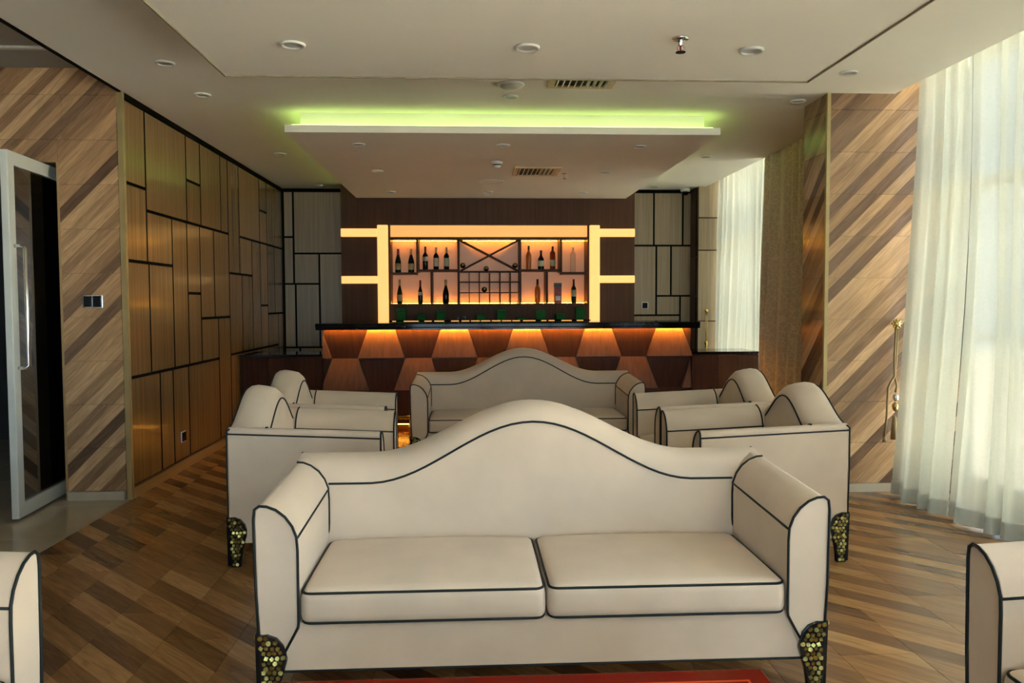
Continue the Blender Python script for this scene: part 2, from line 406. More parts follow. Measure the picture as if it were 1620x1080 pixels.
# dark corridor behind the door
wc = empty('wall_corridor'); tag(wc, kind='structure')
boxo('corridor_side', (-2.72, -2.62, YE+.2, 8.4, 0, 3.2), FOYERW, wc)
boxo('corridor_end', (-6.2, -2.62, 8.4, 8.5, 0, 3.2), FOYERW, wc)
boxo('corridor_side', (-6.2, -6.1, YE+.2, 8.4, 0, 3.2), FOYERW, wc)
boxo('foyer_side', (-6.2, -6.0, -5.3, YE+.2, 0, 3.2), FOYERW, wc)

# ---- back wall with panels
wb = tag(boxo('wall_back', (-2.6, 3.75, YB+.018, YB+.2, 0, 3.2), DARK), kind='structure')
BP = [(-2.39, -2.263, 2.23, 2.815), (-2.263, -1.60, 2.02, 2.815), (-2.39, -2.263, 1.63, 2.23), (-2.263, -1.94, 1.63, 2.02), (-1.94, -1.60, .811, 2.02),
      (-2.39, -2.245, .811, 1.63), (-2.245, -1.94, .811, 1.63), (-2.39, -2.20, .08, .811), (-2.20, -1.60, .08, .811),
      (2.08, 2.415, 2.12, 2.815), (2.415, 2.80, 2.12, 2.815), (2.80, 2.92, 2.12, 2.815), (2.08, 2.45, 1.205, 2.12), (2.45, 2.645, 1.46, 2.12),
      (2.645, 2.92, 1.46, 2.12), (2.45, 2.77, 1.205, 1.46), (2.77, 2.92, .08, 1.46), (2.08, 2.77, .08, 1.205)]
for x0, x1, z0, z1 in BP: panel_on(wb, VENEER_B, x0+g, x1-g, YB-.002, YB+.02, z0+g, z1-g)
boxo('crown_strip', (-2.39, 2.9, YB-.006, YB+.018, 2.818, 2.849), DARK, wb)
# pier at the window end of the back wall
wp = tag(boxo('wall_pier', (2.915, 3.75, 10.22, YB+.018, 0, 3.2), DARKWOOD), kind='structure')
for z0, z1 in ((0.08, 1.132), (1.132, 2.04), (2.04, 2.453), (2.453, 3.1)):
    panel_on(wp, VENEER_B, 2.925, 3.5, 10.20, 10.222, z0+.008, z1-.008)
for z0, z1 in ((0.08, 1.45), (1.45, 1.96), (1.96, 2.84)):
    panel_on(wp, DARKWOOD, 2.90, 2.916, 10.23, 10.49, z0+.008, z1-.008)

# ---- wood-tiled column on the window side
wcol = tag(boxo('column', (2.55, 3.56, YCOL+.014, 6.03, 0, 3.2), GROUT), kind='structure')
zs = [3.14] + [2.735 - 0.297*k for k in range(0, 10)]
for k in range(10):
    z1, z0 = zs[k], zs[k+1]
    wall_tile(wcol, 2.552, 3.545, YCOL+.007, z0, z1)
    o = link(bpy.data.objects.new('tile', tile_mesh(0.376, z1-z0-.002, 0.014, WALLT)), wcol)
    o.matrix_basis = Matrix(((0, 0, 1, 2.543), (-1, 0, 0, 6.028), (0, -1, 0, z1-.001), (0, 0, 0, 1)))
    o['stripe_run'] = float(-z1 + 10.0)
boxo('corner_edge', (2.530, 2.556, YCOL-.006, YCOL+.018, 0, 2.848), EDGE, wcol)
boxo('skirting', (2.556, 3.2, YCOL-.012, YCOL+.014, 0, 0.06), mat('pale_skirting', (0.55, 0.47, 0.36), 0.4), wcol)
boxo('skirting', (2.522, 2.548, YCOL+.02, 6.03, 0, 0.06), bpy.data.materials['pale_skirting'], wcol)

# ---- ceiling
ceil = tag(boxo('ceiling', (XL, XE, -5.3, YB+.02, ZC, ZC+.35), WHITE), kind='structure')
boxo('curtain_pocket', (XE, 3.75, -5.3, YB+.2, 3.14, 3.2), WHITE, ceil)
def dropped(x0, x1, y0, y1, sides):
    p = boxo('dropped_panel', (x0, x1, y0, y1, 2.68, 2.735), WHITE, ceil)
    boxo('cove_box', (x0+.1, x1-.1, y0+.1, y1-.002, 2.735, ZC+.001), WHITE, p)
    for s in sides:
        if s == 'l': d = (x0+.045, x0+.06, y0+.05, y1-.1, 2.736, 2.748)
        elif s == 'r': d = (x1-.06, x1-.045, y0+.05, y1-.1, 2.736, 2.748)
        else: d = (x0+.05, x1-.05, y0+.045, y0+.06, 2.736, 2.748)
        boxo('led_strip', d, LEDG, p)
    return p
dropped(-1.40, 1.96, 6.25, 10.09, 'lrf')
tray = boxo('dropped_panel', (-1.385, 2.0, -4.6, 4.72, 2.68, 2.735), WHITE, ceil)
boxo('cove_box', (-1.285, 1.9, -4.5, 4.62, 2.735, ZC+.001), WHITE, tray)
boxo('led_strip', (-1.345, -1.33, -2.0, 3.6, 2.736, 2.748), LEDG, tray)
boxo('led_strip', (1.93, 1.945, -2.0, 3.2, 2.736, 2.748), LEDG, tray)
BROWNSTRIP = mat('brown_edge_strip', (0.27, 0.23, 0.15), 0.5)  # thin brown strip along the far and side edges of the panel
boxo('edge_strip', (-1.392, 2.007, 4.72, 4.728, 2.672, 2.690), BROWNSTRIP, tray)
boxo('edge_strip', (-1.393, -1.385, -4.6, 4.72, 2.672, 2.690), BROWNSTRIP, tray)
boxo('edge_strip', (2.0, 2.008, -4.6, 4.72, 2.672, 2.690), BROWNSTRIP, tray)
cf = tag(boxo('ceiling_foyer', (-6.2, XL, -5.3, 8.5, 3.0, 3.2), mat('foyer_ceiling', (0.42, 0.40, 0.38), 0.8, var=.02)), kind='structure')
boxo('ceiling_batten', (-6.0, XL-.01, 5.27, 5.31, 2.985, 3.0), WHITE_TRIM, cf)
boxo('edge_fascia', (XL-.02, XL, -5.3, YE, 2.84, 3.0), DARK, cf)

# ---- windows on the right side and behind
def window(name, y0, y1, div):
    wv = empty(name); tag(wv, kind='structure')
    bm = bmesh.new()
    bx(bm, XW, XW+.07, y0, y1, 0.0, 0.12); bx(bm, XW, XW+.07, y0, y1, 3.06, 3.14)
    obj('frame', bm, GREYFRAME, wv)
    ys = [y0 + (y1-y0)*i/div for i in range(div+1)]
    for yy in ys: boxo('mullion', (XW, XW+.06, yy-.03, yy+.03, 0.12, 3.06), GREYFRAME, wv)
    for a, b in zip(ys, ys[1:]):
        boxo('transom', (XW, XW+.06, a+.03, b-.03, 2.16, 2.24), GREYFRAME, wv)
        boxo('transom', (XW, XW+.06, a+.03, b-.03, 1.10, 1.15), GREYFRAME, wv)
        for z0, z1 in ((.12, 1.10), (1.15, 2.16), (2.24, 3.06)):
            boxo('pane', (XW+.025, XW+.031, a+.03, b-.03, z0, z1), WPANE, wv)
window('window_1', 6.03, 10.22, 3)
window('window_2', -5.0, 5.62, 8)
wr = empty('wall_rear'); tag(wr, kind='structure')
boxo('wall_core', (-6.2, -1.6, -5.3, -5.1, 0, 3.2), WHITE, wr)
boxo('wall_core', (3.15, 3.75, -5.3, -5.1, 0, 3.2), WHITE, wr)
boxo('wall_core', (-1.6, 3.15, -5.3, -5.1, 0, 0.1), WHITE, wr)
boxo('wall_core', (-1.6, 3.15, -5.3, -5.1, 2.95, 3.2), WHITE, wr)
w3 = empty('window_3'); tag(w3, kind='structure')
for i in range(6):
    xx = -1.6 + .95*i; boxo('mullion', (xx-.03, xx+.03, -5.24, -5.16, .1, 2.95), GREYFRAME, w3)
for i in range(5):
    xx = -1.6 + .95*i; boxo('pane', (xx+.03, xx+.92, -5.205, -5.199, .1, 2.95), WPANE, w3)

# ---- door leaf: white aluminium frame, tinted glass, swung open into the opening
dr = empty('door_1', (-2.872, 5.20, 0), 0.075); tag(dr, kind='structure')
LD, HD = 0.95, 2.345
boxo('stile', (-.045, 0, 0, .085, .015, HD), ALU, dr, bevel=.004)
boxo('stile', (-.045, 0, LD-.085, LD, .015, HD), ALU, dr, bevel=.004)
boxo('rail', (-.043, -.002, .085, LD-.085, HD-.085, HD), ALU, dr)
boxo('rail', (-.043, -.002, .085, LD-.085, .015, .105), ALU, dr)
boxo('pane', (-.027, -.018, .085, LD-.085, .105, HD-.085), PANE, dr)
for sx in (1,):
    hb = tube(bmesh.new(), [(0.0, .055, 1.75), (.05, .055, 1.75), (.062, .055, 1.735), (.062, .06, .99), (.05, .055, .975), (0.0, .055, .975)], .012, 10)
    obj('handle', hb, CHROME, dr, smooth=True)
lk = boxo('lock_plate', (-.05, -.046, .02, .06, 0.95, 1.15), SWITCHB, dr)

# ---- outside: paving and a pale building across the street
tag(boxo('street_ground', (-60, 70, -70, 70, -3.2, -3.0), GROUND), 'pale street paving far below the windows', 'paving', kind='structure')
tag(boxo('wall_storey_below', (-6.2, 3.7, -5.25, 10.7, -3.0, -.13), OUTWALL), kind='structure')
ob = empty('pale_building', (26, 6, -3)); tag(ob, 'pale cream building seen dimly through the sheer curtains', 'building')
boxo('facade', (0, 8, -28, 26, 0, 7.4), OUTWALL, ob)
boxo('parapet', (-.3, 8, -28.2, 26.2, 7.4, 7.8), OUTWALL, ob)
for j in range(2):
    for i in range(12):
        boxo('window', (-.06, .02, -26+4.4*i, -24.2+4.4*i, 1.2+3.1*j, 3.0+3.1*j), OUTGLASS, ob)

# ================================================================== SEATING
def rounded_box(w_, d_, h_, r, crown):
    """soft cushion centred on x,y with its base at z=0"""
    def samples(L, n):
        e = [-L, -L+.12*r, -L+.35*r, -L+.65*r, -L+r]
        mid = [-L+r + (2*L-2*r)*i/n for i in range(1, n)]
        return e + mid + [-v for v in e[::-1]]
    X, Y, Z = samples(w_/2, 10), samples(d_/2, 10), samples(h_/2, 2)
    bm = bmesh.new(); cache = {}
    def V(x_, y_, z_):
        k = (round(x_, 5), round(y_, 5), round(z_, 5))
        if k not in cache:
            c = Vector((max(-w_/2+r, min(w_/2-r, x_)), max(-d_/2+r, min(d_/2-r, y_)), max(-h_/2+r, min(h_/2-r, z_))))
            dd = Vector((x_, y_, z_)) - c
            p = c + dd.normalized()*r if dd.length > 1e-9 else Vector((x_, y_, z_))
            u = (1-(p.x/(w_/2))**2)*(1-(p.y/(d_/2))**2)
            if p.z > 0: p.z += crown*max(0, u)**.6
            p.z += h_/2
            cache[k] = bm.verts.new(p)
        return cache[k]
    for A, B, f in ((X, Y, lambda a, b: (a, b, h_/2)), (X, Y, lambda a, b: (a, b, -h_/2)), (X, Z, lambda a, b: (a, d_/2, b)),
                    (X, Z, lambda a, b: (a, -d_/2, b)), (Y, Z, lambda a, b: (w_/2, a, b)), (Y, Z, lambda a, b: (-w_/2, a, b))):
        for i in range(len(A)-1):
            for j in range(len(B)-1):
                vv = [V(*f(A[i], B[j])), V(*f(A[i+1], B[j])), V(*f(A[i+1], B[j+1])), V(*f(A[i], B[j+1]))]
                if len(set(vv)) >= 3:
                    try: bm.faces.new(list(dict.fromkeys(vv)))
                    except ValueError: pass
    return bm
def rrect(w_, d_, r, z, n=6):
    pts = []
    for cx, cy, a0 in ((w_/2-r, d_/2-r, 0), (-w_/2+r, d_/2-r, 90), (-w_/2+r, -d_/2+r, 180), (w_/2-r, -d_/2+r, 270)):
        for i in range(n+1):
            a = math.radians(a0 + 90*i/n); pts.append((cx + r*math.cos(a), cy + r*math.sin(a), z))
    return pts
LEGP = [(0.0, .262), (.035, .264), (.066, .252), (.088, .226), (.097, .195), (.096, .165), (.086, .130), (.073, .090), (.066, .045), (.064, 0.0), (.014, 0.0), (.008, .12)]
def inside(p, poly):
    c = False; n = len(poly)
    for i in range(n):
        (x0, y0), (x1, y1) = poly[i], poly[i-1]
        if (y0 > p[1]) != (y1 > p[1]) and p[0] < (x1-x0)*(p[1]-y0)/(y1-y0)+x0: c = not c
    return c
def make_leg(parent, sx, sy, x, y):
    """bracket foot at a corner; sx, sy point from the corner towards the middle of the seat"""
    bm = bmesh.new(); T = 0.028
    prism(bm, LEGP, lambda p: (sx*p[0], -sy*.010, p[1]), lambda p: (sx*p[0], sy*(T-.010), p[1]))
    P2 = [(a if a > .014 else .012, b) for a, b in LEGP]
    prism(bm, LEGP, lambda p: (-sx*.010, sy*p[0], p[1]), lambda p: (sx*(T-.010), sy*p[0], p[1]))
    lg = obj('leg', bm, LEGBLK, parent, bevel=.003); lg.location = (x, y, 0)
    rnd = random.Random(3); bm = bmesh.new()
    row = 0; z = .014
    while z < .26:
        u = .012 + (.009 if row % 2 else 0)
        while u < .098:
            pu, pz = u + rnd.uniform(-.0025, .0025), z + rnd.uniform(-.0025, .0025)
            if all(inside((pu+a, pz+b), LEGP) for a, b in ((.007, 0), (-.007, 0), (0, .007), (0, -.007))):
                k = rnd.choice((4, 5, 6, 6)); a0 = rnd.uniform(0, 6); rr = rnd.uniform(.0088, .0102)
                poly = [(pu + rr*math.cos(a0+2*PI*i/k), pz + rr*math.sin(a0+2*PI*i/k)) for i in range(k)]
                poly2 = [(pu + .86*(q[0]-pu), pz + .86*(q[1]-pz)) for q in poly]
                tx, tz = rnd.uniform(-.22, .22), rnd.uniform(-.22, .22)
                for fa in (lambda q, h: (sx*q[0], -sy*(.010+h), q[1]), lambda q, h: (-sx*(.010+h), sy*q[0], q[1])):
                    A = [bm.verts.new(fa(q, -.001)) for q in poly]; B = [bm.verts.new(fa(q, .0028 + tx*(q[0]-pu) + tz*(q[1]-pz))) for q in poly2]
                    for i in range(k): bm.faces.new((A[i], A[(i+1) % k], B[(i+1) % k], B[i]))
                    bm.faces.new(B)
            u += .0185
        z += .0170; row += 1
    il = obj('gold_inlay', bm, GOLD, lg); il['kind'] = 'stuff'; il['label'] = 'gold mosaic pieces set in the black leg'
def smooth_by_angle(o):
    o.data.polygons.foreach_set('use_smooth', [True]*len(o.data.polygons))
    try: o.data.set_sharp_from_angle(angle=0.7)
    except Exception: pass
def make_seat(name, label, cat, W, D, ncush, hump_half, T0, T1, group):
    """camel-backed seat; local origin at the middle of its front edge on the floor, facing -y"""
    root = empty(name); tag(root, label, cat, group)
    HW = W/2; AW = .145; ZB = .125; YBK = D-.20       # arm width, bottom, front of the backrest
    rise = lambda y: .035*max(0, min(1, y/D))
    prof = [(HW-.018, ZB), (HW-.004, .40), (HW, .655), (HW-.004, .690), (HW-.020, .702), (HW-.045, .700), (HW-.075, .688), (HW-.105, .664), (HW-.128, .632), (HW-.142, .595), (HW-AW, .55), (HW-AW, .30), (HW-AW+.002, .285), (HW-.080, ZB)]
    lift = lambda z, y: z + (rise(y) if z > .5 else 0)
    for s in (-1, 1):
        bm = bmesh.new(); ny = 5; rings = []
        for i in range(ny+1):
            y = (D-.006)*i/ny
            rings.append([bm.verts.new((s*a, y, lift(b, y))) for a, b in prof])
        n = len(prof)
        for A, B in zip(rings, rings[1:]):
            for j in range(n): bm.faces.new((A[j], A[(j+1) % n], B[(j+1) % n], B[j]))
        bm.faces.new(rings[0]); bm.faces.new(rings[-1])
        arm = obj('arm', bm, FABRIC, root, bevel=.008); smooth_by_angle(arm)
        bm = bmesh.new()
        tube(bm, [(s*a, -.001, lift(b, 0)) for a, b in prof[:13]] + [(s*(HW-.075), -.001, .16)], .0047)
        tube(bm, [(s*(HW+.0005), (D-.012)*i/6+.004, lift(.668, (D-.012)*i/6)) for i in range(7)], .0042)
        tube(bm, [(s*(HW-.1435), YBK*i/6+.004, lift(.590, YBK*i/6)) for i in range(7)], .0042)
        tube(bm, [(s*(a - (.001 if a < HW-.1 else -.001)), YBK-.004, lift(b, YBK)+.003) for a, b in prof[4:12]], .0045)
        obj('piping', bm, PIPING, arm, smooth=True)
    # backrest lofted along x
    def top(x_):
        t = min(1, abs(x_)/hump_half); return T0 + (T1-T0)*0.5*(1+math.cos(PI*t))
    nx = 44; xs = [-HW+.010 + (W-.020)*i/nx for i in range(nx+1)]
    def section(x_):
        T = top(x_); hb = (T-T0)/(T1-T0); b = .105 - .028*hb
        return [(D-.01, ZB), (YBK+.02, ZB), (YBK-.012, .40), (YBK+.012, T-b), (YBK+.024, T-b*.55), (YBK+.052, T-b*.22), (YBK+.098, T-.006), (YBK+.142, T), (D-.026, T-.005), (D-.006, T-.020), (D+.003, T-.06), (D, T-.2 if T-.2 > .5 else .5)]
    bm = bmesh.new(); R = [[bm.verts.new((x_, a, b)) for a, b in section(x_)] for x_ in xs]
    n = len(R[0])
    for A, B in zip(R, R[1:]):
        for j in range(n): bm.faces.new((A[j], A[(j+1) % n], B[(j+1) % n], B[j]))
    bm.faces.new(R[0]); bm.faces.new(R[-1])
    back = obj('backrest', bm, FABRIC, root); smooth_by_angle(back)
    bm = bmesh.new()
    xi = [x_ for x_ in xs if abs(x_) <= HW-AW+.02]
    tube(bm, [(x_, section(x_)[3][0]-.002, section(x_)[3][1]) for x_ in xi], .0045)
    tube(bm, [(x_, section(x_)[9][0]+.002, section(x_)[9][1]+.002) for x_ in xs], .0042)
    for s in (-1, 1):
        e = s*(HW-.001)
        tube(bm, [(s*(HW-.004), D-.02, T0-.006), (e, D-.004, T0-.02), (e, D-.003, .5), (s*(HW-.016), D-.003, ZB+.02)], .0042)
        tube(bm, [(s*(HW-AW+.002), YBK-.012, .44), (s*(HW-AW+.002), YBK-.008, .60)], .0042)
    obj('piping', bm, PIPING, back, smooth=True)
    bm = tube(bmesh.new(), [(0, section(0)[3][0]-.0+.004 - (.022*(1-i/6)), .42 + (section(0)[3][1]-.42)*i/6) for i in range(7)], .0016, 6)
    obj('seam', bm, mat('fabric_seam', (0.45, 0.38, 0.29), .9) if 'fabric_seam' not in bpy.data.materials else bpy.data.materials['fabric_seam'], back)
    # base
    base = boxo('base', (-HW+.03, HW-.03, .014, D-.03, ZB, .296), FABRIC, root, bevel=.008)
    bm = bmesh.new()
    tube(bm, rrect(W-.05, D-.03, .02, ZB+.002), .0045, closed=True)
    bmesh.ops.translate(bm, verts=bm.verts, vec=(0, D/2+.0, 0))
    obj('piping', bm, PIPING, base, smooth=True)
    # cushions
    IW = W - 2*AW; cw = IW/ncush
    for c in range(ncush):
        cd = YBK + .005
        bm = rounded_box(cw-.004, cd, .122, .036, .028)
        cu = obj('seat_cushion', bm, FABRIC, root, smooth=True); cu.location = (-IW/2 + cw*(c+.5), cd/2 - .006, .288)
        bm = bmesh.new()
        tube(bm, rrect(cw-.018, cd-.014, .034, .1115), .0047, closed=True)
        tube(bm, rrect(cw-.018, cd-.014, .034, .0095), .0047, closed=True)
        obj('piping', bm, PIPING, cu, smooth=True)
    for sx in (-1, 1):
        make_leg(root, -sx, 1, sx*(HW-.006), .002)
        make_leg(root, -sx, -1, sx*(HW-.006), D-.002)
    return root
SOFA_G, CHAIR_G = 'camel-backed cream sofas', 'camel-backed cream armchairs'
sofa = make_seat('sofa', 'large cream two-cushion sofa with black piping in the foreground', 'sofa', 1.975, .80, 2, .68, .742, .962, SOFA_G)
sofa.location = (.2565, 2.70, 0)
s2 = copy_tree(sofa); s2['label'] = 'cream camel-backed sofa with black piping standing right in front of the bar'; s2.location = (.483, 6.68, 0)
chair = make_seat('armchair', 'x', 'armchair', .86, .80, 1, .43, .735, .915, CHAIR_G)
def place(o, x_, y_, rz, label): o.location = (x_, y_, 0); o.rotation_euler.z = rz; o['label'] = label
# facing +x: front edge centre at (x_front, y_mid)
place(chair, -.475, 4.645, PI/2, 'cream armchair left of the middle, side turned to us, behind the foreground sofa')
c = copy_tree(chair); place(c, -.56, 5.68, PI/2, 'farther of the two left cream armchairs, next to the dark low counter')
c = copy_tree(chair); place(c, 1.195, 4.53, -PI/2, 'cream armchair on the right, side turned to us, in front of the wood-tiled column')
c = copy_tree(chair); place(c, 1.215, 5.50, -PI/2, 'farther of the two right cream armchairs, in front of the brown curtain')
c = copy_tree(chair); place(c, -1.20, 1.83, PI/2, 'cream armchair cut off by the lower left edge of the photo')
c = copy_tree(chair); place(c, 1.40, 1.735, -PI/2, 'cream armchair cut off by the lower right edge of the photo')

# ---- red coffee table in front of the foreground sofa
ct = empty('coffee_table', (.125, 1.665, 0)); tag(ct, 'low coffee table with glossy red top before the foreground sofa', 'table')
boxo('table_top', (-.63, .63, -.36, .36, .385, .42), REDTOP, ct, bevel=.004)
bm = bmesh.new()
for a, b, c_, d in ((-.57, .57, .29, .297), (-.57, .57, -.297, -.29), (-.577, -.57, -.297, .297), (.57, .577, -.297, .297)): bx(bm, a, b, c_, d, .4195, .4212)
obj('border_line', bm, REDLINE, ct)
boxo('apron', (-.56, .56, -.30, .30, .32, .385), LEGBLK, ct)
for sx in (-1, 1):
    for sy in (-1, 1): boxo('leg', (sx*.54-.035, sx*.54+.035, sy*.28-.03, sy*.28+.03, 0, .32), LEGBLK, ct, bevel=.005)

# ================================================================== BAR
YF = 8.46
bar = empty('bar_counter', (0, 0, 0)); tag(bar, 'long bar with black granite top and faceted glowing walnut front', 'bar counter')
BL, BR = -1.54, 2.357
boxo('body', (BL, BR, YF+.06, 9.0, .10, 1.105), DARKWOOD_D, bar)
boxo('countertop', (-1.605, 2.435, YF-.075, 9.0, 1.120, 1.170), BLACKTOP, bar, bevel=.010)
boxo('top_lip', (-1.600, 2.430, YF-.073, YF-.061, 1.102, 1.121), BLACKTOP, bar)
boxo('plinth', (BL+.02, BR-.02, YF+.14, 8.98, 0, .10), LOWWOOD, bar)
boxo('led_strip', (BL+.02, BR-.03, YF-.030, YF-.022, 1.112, 1.119), LEDO, bar)
def clip_poly(poly, xmin, xmax):
    for sgn, lim in ((1, xmin), (-1, -xmax)):
        out = []; n = len(poly)
        for i in range(n):
            a, b = poly[i], poly[(i+1) % n]
            ia, ib = sgn*a[0] >= lim, sgn*b[0] >= lim
            if ia: out.append(a)
            if ia != ib:
                t = (sgn*lim - a[0])/(b[0]-a[0]); out.append((sgn*lim, a[1]+(b[1]-a[1])*t))
        poly = out
        if not poly: return poly
    return poly
P0, PITCH = -.935, .7645
def facet(name, cx, zt, zb, wt, wb_, yt, yb, m):
    poly = clip_poly([(cx-wt/2, zt), (cx+wt/2, zt), (cx+wb_/2, zb), (cx-wb_/2, zb)], BL, BR)
    if len(poly) < 3: return
    yy = lambda z: yt + (yb-yt)*(zt-z)/(zt-zb)
    bm = prism(bmesh.new(), poly, lambda p: (p[0], yy(p[1]), p[1]), lambda p: (p[0], YF+.075, p[1]))
    obj(name, bm, m, bar)
for k in range(-1, 5):
    cx = P0 + PITCH*k
    facet('facet', cx, 1.104, .806, .285, .482, YF+.03, YF-.035, DARKWOOD_R)
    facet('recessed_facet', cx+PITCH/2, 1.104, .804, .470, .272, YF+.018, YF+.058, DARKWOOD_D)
    facet('facet', cx+PITCH/2, .796, .465, .272, .50, YF+.05, YF-.03, DARKWOOD_R)
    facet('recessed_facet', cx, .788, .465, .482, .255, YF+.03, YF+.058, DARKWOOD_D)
boxo('led_strip', (BL+.03, BR-.03, YF+.085, YF+.095, .088, .096), LEDF, bar)
for nm, x0, x1, cuts, lab in (('low_counter', XL+.013, BL-.004, (-2.11, -1.886), 'dark walnut low counter joining the left wall to the bar'),
                              ('low_counter', BR+.004, 3.09, (2.64, 2.86), 'dark walnut low counter between the bar and the window curtain')):
    lc = empty(nm, (0, 0, 0)); tag(lc, lab, 'counter', 'low counters beside the bar')
    boxo('countertop', (x0, x1, YF-.03, 9.0, .825, .848), BLACKTOP, lc)
    boxo('body', (x0, x1, YF+.012, 8.98, 0.0, .824), LOWWOOD, lc)
    xx = [x0] + list(cuts) + [x1]
    for a, b in zip(xx, xx[1:]):
        o = boxo('front_panel', (a+.003-(a+b)/2, b-.003-(a+b)/2, -.012, .012, -.40, .40), LOWWOOD, lc); o.location = ((a+b)/2, YF, .415)
# foot rail
fr = obj('foot_rail', tube(bmesh.new(), [(BL+.1, 8.27, .205), (BR-.1, 8.27, .205)], .021, 12), BRASS, bar, smooth=True); fr['label'] = 'brass foot rail'
for k in range(6):
    px = -1.36 + .735*k
    obj('post', tube(bmesh.new(), [(px, 8.27, .19), (px, 8.27, .0)], .014, 10), CHROME, fr, smooth=True)
    obj('bracket', tube(bmesh.new(), [(px, 8.27, .16), (px, 8.59, .16)], .008, 8), CHROME, fr)

# ---- back bar: dark wall unit with backlit shelves
UX0, UX1, UY = -1.595, 2.078, 10.10
bb = empty('back_bar', (0, 0, 0)); tag(bb, 'dark wooden back bar with backlit bottle shelves and glowing strips', 'shelf unit')
SX0, SX1, SZ0, SZ1 = -.990, 1.480, 1.362, 2.350      # opening of the lit shelves
def unit_panel(x0, x1, z0, z1, m=DARKWOOD): 
    cx, cz = (x0+x1)/2, (z0+z1)/2
    o = boxo('panel', (x0-cx, x1-cx, -.2, .2, z0-cz, z1-cz), m, bb); o.location = (cx, UY+.2, cz)
unit_panel(UX0, SX0-.02, 0, ZC-.001); unit_panel(SX1+.02, UX1, 0, ZC-.001)
unit_panel(SX0-.02, SX1+.02, SZ1, ZC-.001); unit_panel(SX0-.02, SX1+.02, 0, SZ0-.02)
boxo('back_panel', (SX0-.02, SX1+.02, 10.40, 10.44, SZ0-.02, SZ1), NICHE, bb)
boxo('light_box', (-.988, 1.478, 10.12, 10.20, 2.205, 2.345), ACRYL, bb)
boxo('side_panel', (SX0-.02, SX0, UY-.004, 10.40, SZ0-.02, SZ1), DARKWOOD, bb)
boxo('side_panel', (SX1, SX1+.02, UY-.004, 10.40, SZ0-.02, SZ1), DARKWOOD, bb)
T = .013
def shelf(x0, x1, z): boxo('shelf', (x0, x1, UY-.006, 10.40, z-T, z+T), DARKWOOD, bb)
def divider(x, z0, z1): boxo('divider', (x-T, x+T, UY-.005, 10.40, z0, z1), DARKWOOD, bb)
shelf(SX0, SX1, 2.185); shelf(SX0-.02, SX1+.02, 1.355)
shelf(SX0, -.655-T, 1.748); shelf(-.655-T, -.145-T, 1.785); shelf(.631+T, 1.146+T, 1.785); shelf(1.146+T, SX1, 1.748)
divider(-.657, 1.762, 2.172); divider(-.145, 1.37, 2.172); divider(.631, 1.37, 2.172); divider(1.146, 1.762, 2.172)
divider(-.482, 1.37, 1.772); divider(.967, 1.37, 1.772)
# middle bay: crossed bars above, small grid below
t2 = .007
boxo('rack_shelf', (-.132, .618, UY, 10.38, 1.770-t2, 1.770+t2), DARKWOOD, bb)
for z in (1.640, 1.506): boxo('rack_shelf', (-.132, .618, UY, 10.38, z-t2*.8, z+t2*.8), DARKWOOD, bb)
for xg in (-.012, .116, .246, .377, .507): boxo('rack_divider', (xg-t2*.8, xg+t2*.8, UY+.002, 10.38, 1.37, 1.763), DARKWOOD, bb)
for s in (-1, 1):
    a = Vector((.243 - s*.365, 0, 2.165)); b = Vector((.243 + s*.365, 0, 1.782))
    d = (b-a).normalized(); nn = Vector((-d.z, 0, d.x))*.007
    ys_ = (UY+.004, 10.372) if s > 0 else (UY+.0055, 10.374)
    poly = [(a+nn).xz, (b+nn).xz, (b-nn).xz, (a-nn).xz]
    obj('cross_bar', prism(bmesh.new(), poly, lambda p: (p[0], ys_[0], p[1]), lambda p: (p[0], ys_[1], p[1])), DARKWOOD, bb)
# LED strips hidden at the top of the upper cells and the bottom of the lower cells
for x0, x1, z in ((SX0+.01, -.68, 2.168), (-.63, -.17, 2.168), (-.12, .60, 2.168), (.66, 1.12, 2.168), (1.17, SX1-.01, 2.168),
                  (SX0+.01, -.50, 1.372), (-.46, -.17, 1.372), (-.12, .60, 1.372), (.66, .95, 1.372), (.985, SX1-.01, 1.372)):
    boxo('led_strip', (x0, x1, 10.325, 10.333, z-.002, z+.002), LEDW, bb)
# glowing bars left and right of the shelves
for s, xv0, xv1, xh0, xh1 in ((-1, -1.146, -1.014, UX0, -1.147), (1, 1.502, 1.630, 1.631, UX1)):
    boxo('light_bar', (xv0, xv1, UY-.05, UY-.001, 1.10, 2.345), ACRYL_HOT, bb, bevel=.01)
    for z0, z1 in ((2.20, 2.302), (1.622, 1.715)):
        boxo('light_bar', (xh0, xh1, UY-.035, UY-.001, z0, z1), ACRYL_HOT, bb, bevel=.01)
# work counter under the shelves
boxo('ledge', (SX0, SX1, 9.84, UY-.002, 1.105, 1.166), BLACKTOP, bb)
boxo('work_cabinet', (SX0, SX1, 9.87, UY-.002, 0, 1.105), DARKWOOD, bb)
for x0, x1 in ((-.95, -.905), (-.81, -.63), (-.56, -.47), (-.44, -.32), (-.235, -.14), (-.108, -.012), (.008, .115), (.13, .245), (.262, .37), (.388, .50), (.515, .61), (.645, .80), (.87, .935), (.96, 1.035), (1.12, 1.245), (1.31, 1.39)):
    boxo('light_slot', (x0, x1, 9.836, 9.841, 1.130, 1.163), ACRYL, bb)

